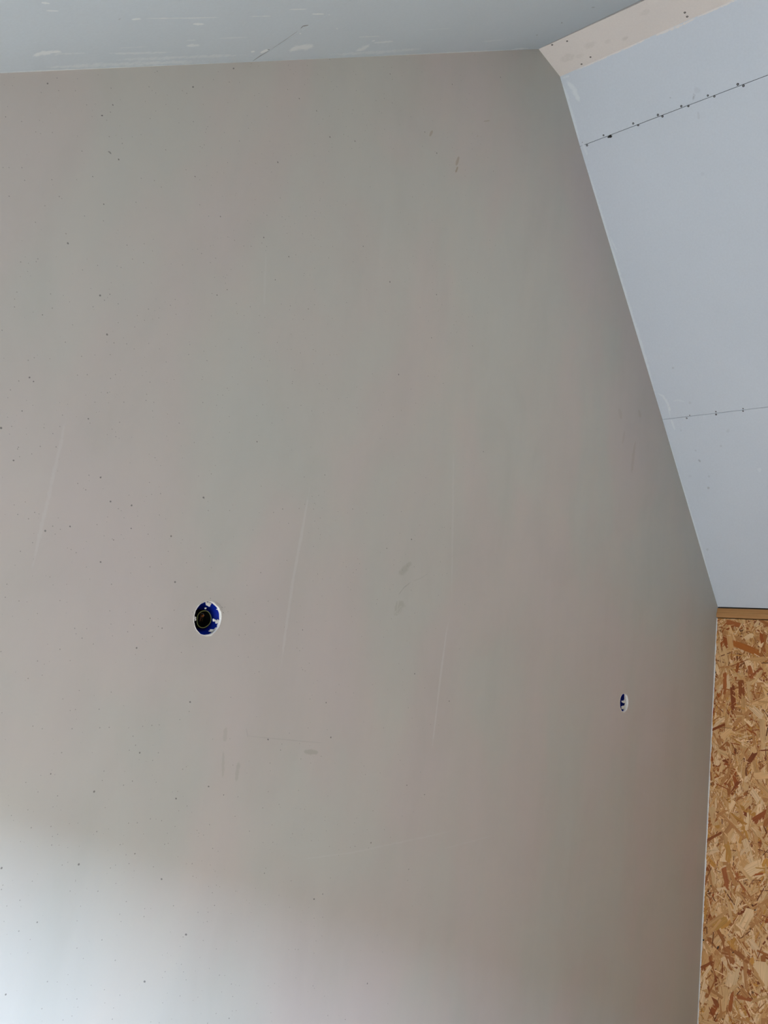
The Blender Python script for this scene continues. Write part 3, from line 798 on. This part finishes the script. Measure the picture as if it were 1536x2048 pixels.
LS = (RW['x1'] - RW['x0']) / AX.x; WY = RW['y1'] - RW['y0']
fr = lambda u, v_, q: P0 + AX * u + Vector((0, v_, 0)) - AN * q
w2 = tag(obj('window_2', frame_bm(fr, LS, WY, 0.045, 0.08), M['frame']), kind='structure')
obj('pane', pane_bm(fr, LS, WY, 0.06), M['glass'], w2)

w3 = tag(obj('added_window_3', frame_bm(lambda u, v_, q: (XL - 0.005 - q, LW['y0'] + u, LW['z0'] + v_), LW['y1'] - LW['y0'], LW['z1'] - LW['z0'], 0.04, 0.04), M['frame']), kind='structure')  # frame of the low window added for its light
obj('pane', pane_bm(lambda u, v_, q: (XL - 0.025, LW['y0'] + u, LW['z0'] + v_), LW['y1'] - LW['y0'], LW['z1'] - LW['z0'], 0), M['glass'], w3)

# ------------------------------------------------------------------ round back boxes behind the cut-outs
def lathe(prof, seg=48, bm=None, cx=0.0, cz=0.0):
    """prof: (radius, depth y) pairs turned about the y axis"""
    bm = bm or bmesh.new(); prev = None
    for r, y in prof:
        ring = [bm.verts.new((cx + r * math.cos(2 * math.pi * i / seg), y, cz + r * math.sin(2 * math.pi * i / seg))) for i in range(seg)] if r > 0 else [bm.verts.new((cx, y, cz))]
        if prev:
            for i in range(seg):
                j = (i + 1) % seg
                if len(ring) == 1 and len(prev) == 1: break
                if len(prev) == 1: bm.faces.new((prev[0], ring[j], ring[i]))
                elif len(ring) == 1: bm.faces.new((prev[i], prev[j], ring[0]))
                else: bm.faces.new((prev[i], prev[j], ring[j], ring[i]))
        prev = ring
    bmesh.ops.recalc_face_normals(bm, faces=bm.faces)
    return bm
def tube_bm(pts, r, seg=10, closed=False):
    bm = bmesh.new(); n = len(pts); rings = []
    for i, p in enumerate(pts):
        a = pts[(i - 1) % n] if closed or i else pts[0]; b_ = pts[(i + 1) % n] if closed or i < n - 1 else pts[-1]
        d = (Vector(b_) - Vector(a)).normalized(); u = d.orthogonal().normalized() if not rings else (uu - d * uu.dot(d)).normalized()
        uu = u; w = d.cross(u)
        rings.append([bm.verts.new(Vector(p) + (u * math.cos(2 * math.pi * k / seg) + w * math.sin(2 * math.pi * k / seg)) * r) for k in range(seg)])
    for i in range(n if closed else n - 1):
        a, b_ = rings[i], rings[(i + 1) % n]
        for k in range(seg): bm.faces.new((a[k], a[(k + 1) % seg], b_[(k + 1) % seg], b_[k]))
    if not closed:
        bm.faces.new(rings[0][::-1]); bm.faces.new(rings[-1])
    bmesh.ops.recalc_face_normals(bm, faces=bm.faces)
    return bm
def blob_bm(cx, y, cz, rx, rz, t, seed):
    """flattened lump of plaster on the box rim, irregular outline"""
    bm = bmesh.new(); n = 18
    top = bm.verts.new((cx, y - t, cz)); prev = None
    for q, h in ((.55, .8), (1, 0)):
        ring = []
        for i in range(n):
            a = 2 * math.pi * i / n; k = 1 + .75 * noise.noise(Vector((math.cos(a) * 1.6, math.sin(a) * 1.6, seed)))
            ring.append(bm.verts.new((cx + rx * q * k * math.cos(a), y - t * h, cz + rz * q * k * math.sin(a))))
        for i in range(n):
            j = (i + 1) % n
            bm.faces.new((top, ring[i], ring[j]) if prev is None else (prev[i], ring[i], ring[j], prev[j]))
        prev = ring
    bmesh.ops.recalc_face_normals(bm, faces=bm.faces)
    return bm
Rb = 0.0385
def back_box(c, label, blobs, fittings):
    root = tag(empty('back_box', (c.x, 0.0094 if not fittings else 0.0064, c.z)), label, 'electrical back box', 'round blue back boxes in the plastered gable wall')
    obj('shell', lathe([(Rb, 0), (Rb + .002, 0), (Rb + .002, .030), (0.020, .032), (0, .032), (0, .0305), (0.0195, .0305), (0.026, .027), (0.030, .020), (0.0325, .012), (0.0355, .0085), (0.0365, 0.003), (Rb, 0)]), M['blue'], root, True)
    if fittings:
        # cable entry: dark grommet with a green and yellow sleeved loop and cable ends
        gx, gz = 0.004, -0.002
        obj('grommet', lathe([(0.0185, .012), (0.0205, .0135), (0.0205, .030), (0, .030), (0, .028), (0.0172, .028), (0.0176, .0125), (0.0185, .012)], 36, None, gx, gz), M['black'], root, True)
        ring = [(gx + (0.0186 + 0.0007 * math.sin(3 * t + 1)) * math.cos(t), 0.0118, gz + (0.0186 + 0.0010 * math.sin(2 * t)) * math.sin(t)) for t in [2 * math.pi * i / 48 for i in range(48)]]
        obj('earth_sleeve', tube_bm(ring, 0.0009, 8, True), M['sheath'], root, True)
        obj('brown_cable', tube_bm([(gx - .003, .029, gz + .012), (gx - .0035, .020, gz + .010), (gx - .0045, .017, gz + .002), (gx - .005, .018, gz - .006)], 0.0008), M['brown'], root, True)
        obj('grey_cable', tube_bm([(gx - .003, .029, gz + .013), (gx + .000, .018, gz + .012), (gx + .003, .017, gz + .0085), (gx + .004, .027, gz + .006)], 0.0007), M['grey'], root, True)
        obj('connector', blob_bm(gx + .0012, .019, gz + .0075, .0024, .0022, .003, 2.0), M['orange'], root, True)
        for q in range(3):
            obj('brass_tab', box_bm(bmesh.new(), (gx + .001, .0185, gz + .003 - q * .0035), (gx + .0022, .0200, gz + .0038 - q * .0035)), M['brass'], root)
    for i, (bx, bz, rx, rz, y, t) in enumerate(blobs):
        obj('plaster_splash', blob_bm(bx, y, bz, rx, rz, t, 1.7 * i + 3), M['gypsum'], root, True)
    return root
def off(px, py, c, depth):   # offset from the box centre of the spot seen at that place, on the plane y = depth
    p = hit(px, py, (0, 0.0064 + depth, 0), (0, 1, 0)); return p.x - c.x, p.z - c.z
ZH = lambda x, y: (340 + x / 9.6, 1160 + y / 9.6)
b1 = []
for zx, zy, rx, rz, d in ((735, 455, .0085, .0040, .001), (742, 488, .0040, .0028, .002), (682, 542, .0030, .0016, .002), (845, 772, .0055, .0026, .0015), (905, 800, .0070, .0034, .0010),
                          (925, 775, .0040, .0020, .001), (815, 975, .0100, .0034, .0025), (885, 945, .0050, .0026, .0015), (482, 740, .0035, .0048, .0005), (915, 880, .0025, .0040, .0010), (905, 565, .0025, .0012, .0010)):
    ox, oz = off(*ZH(zx, zy), HOLES[0], d); b1.append((ox, oz, rx, rz, d, .0008))
back_box(HOLES[0], 'round blue back box with green ring and cables inside, nearer of two in plastered wall', b1, True)
Z2 = lambda x, y: (1200 + x / 15.36, 1360 + y / 15.36)
b2 = []
for zx, zy, rx, rz, d in ((700, 662, .013, .0036, .001), (755, 520, .004, .009, .0005), (690, 835, .012, .0060, .001), (745, 660, .007, .006, .0005), (735, 840, .007, .0075, .0005), (760, 560, .004, .006, .0003), (782, 640, .0035, .020, .0002), (770, 760, .004, .012, .0002)):
    ox, oz = off(*Z2(zx, zy), HOLES[1], d + 0.003); b2.append((ox, oz, rx, rz, d, .0008))
back_box(HOLES[1], 'round blue back box clogged with white plaster, farther one beside the strand board', b2, False)
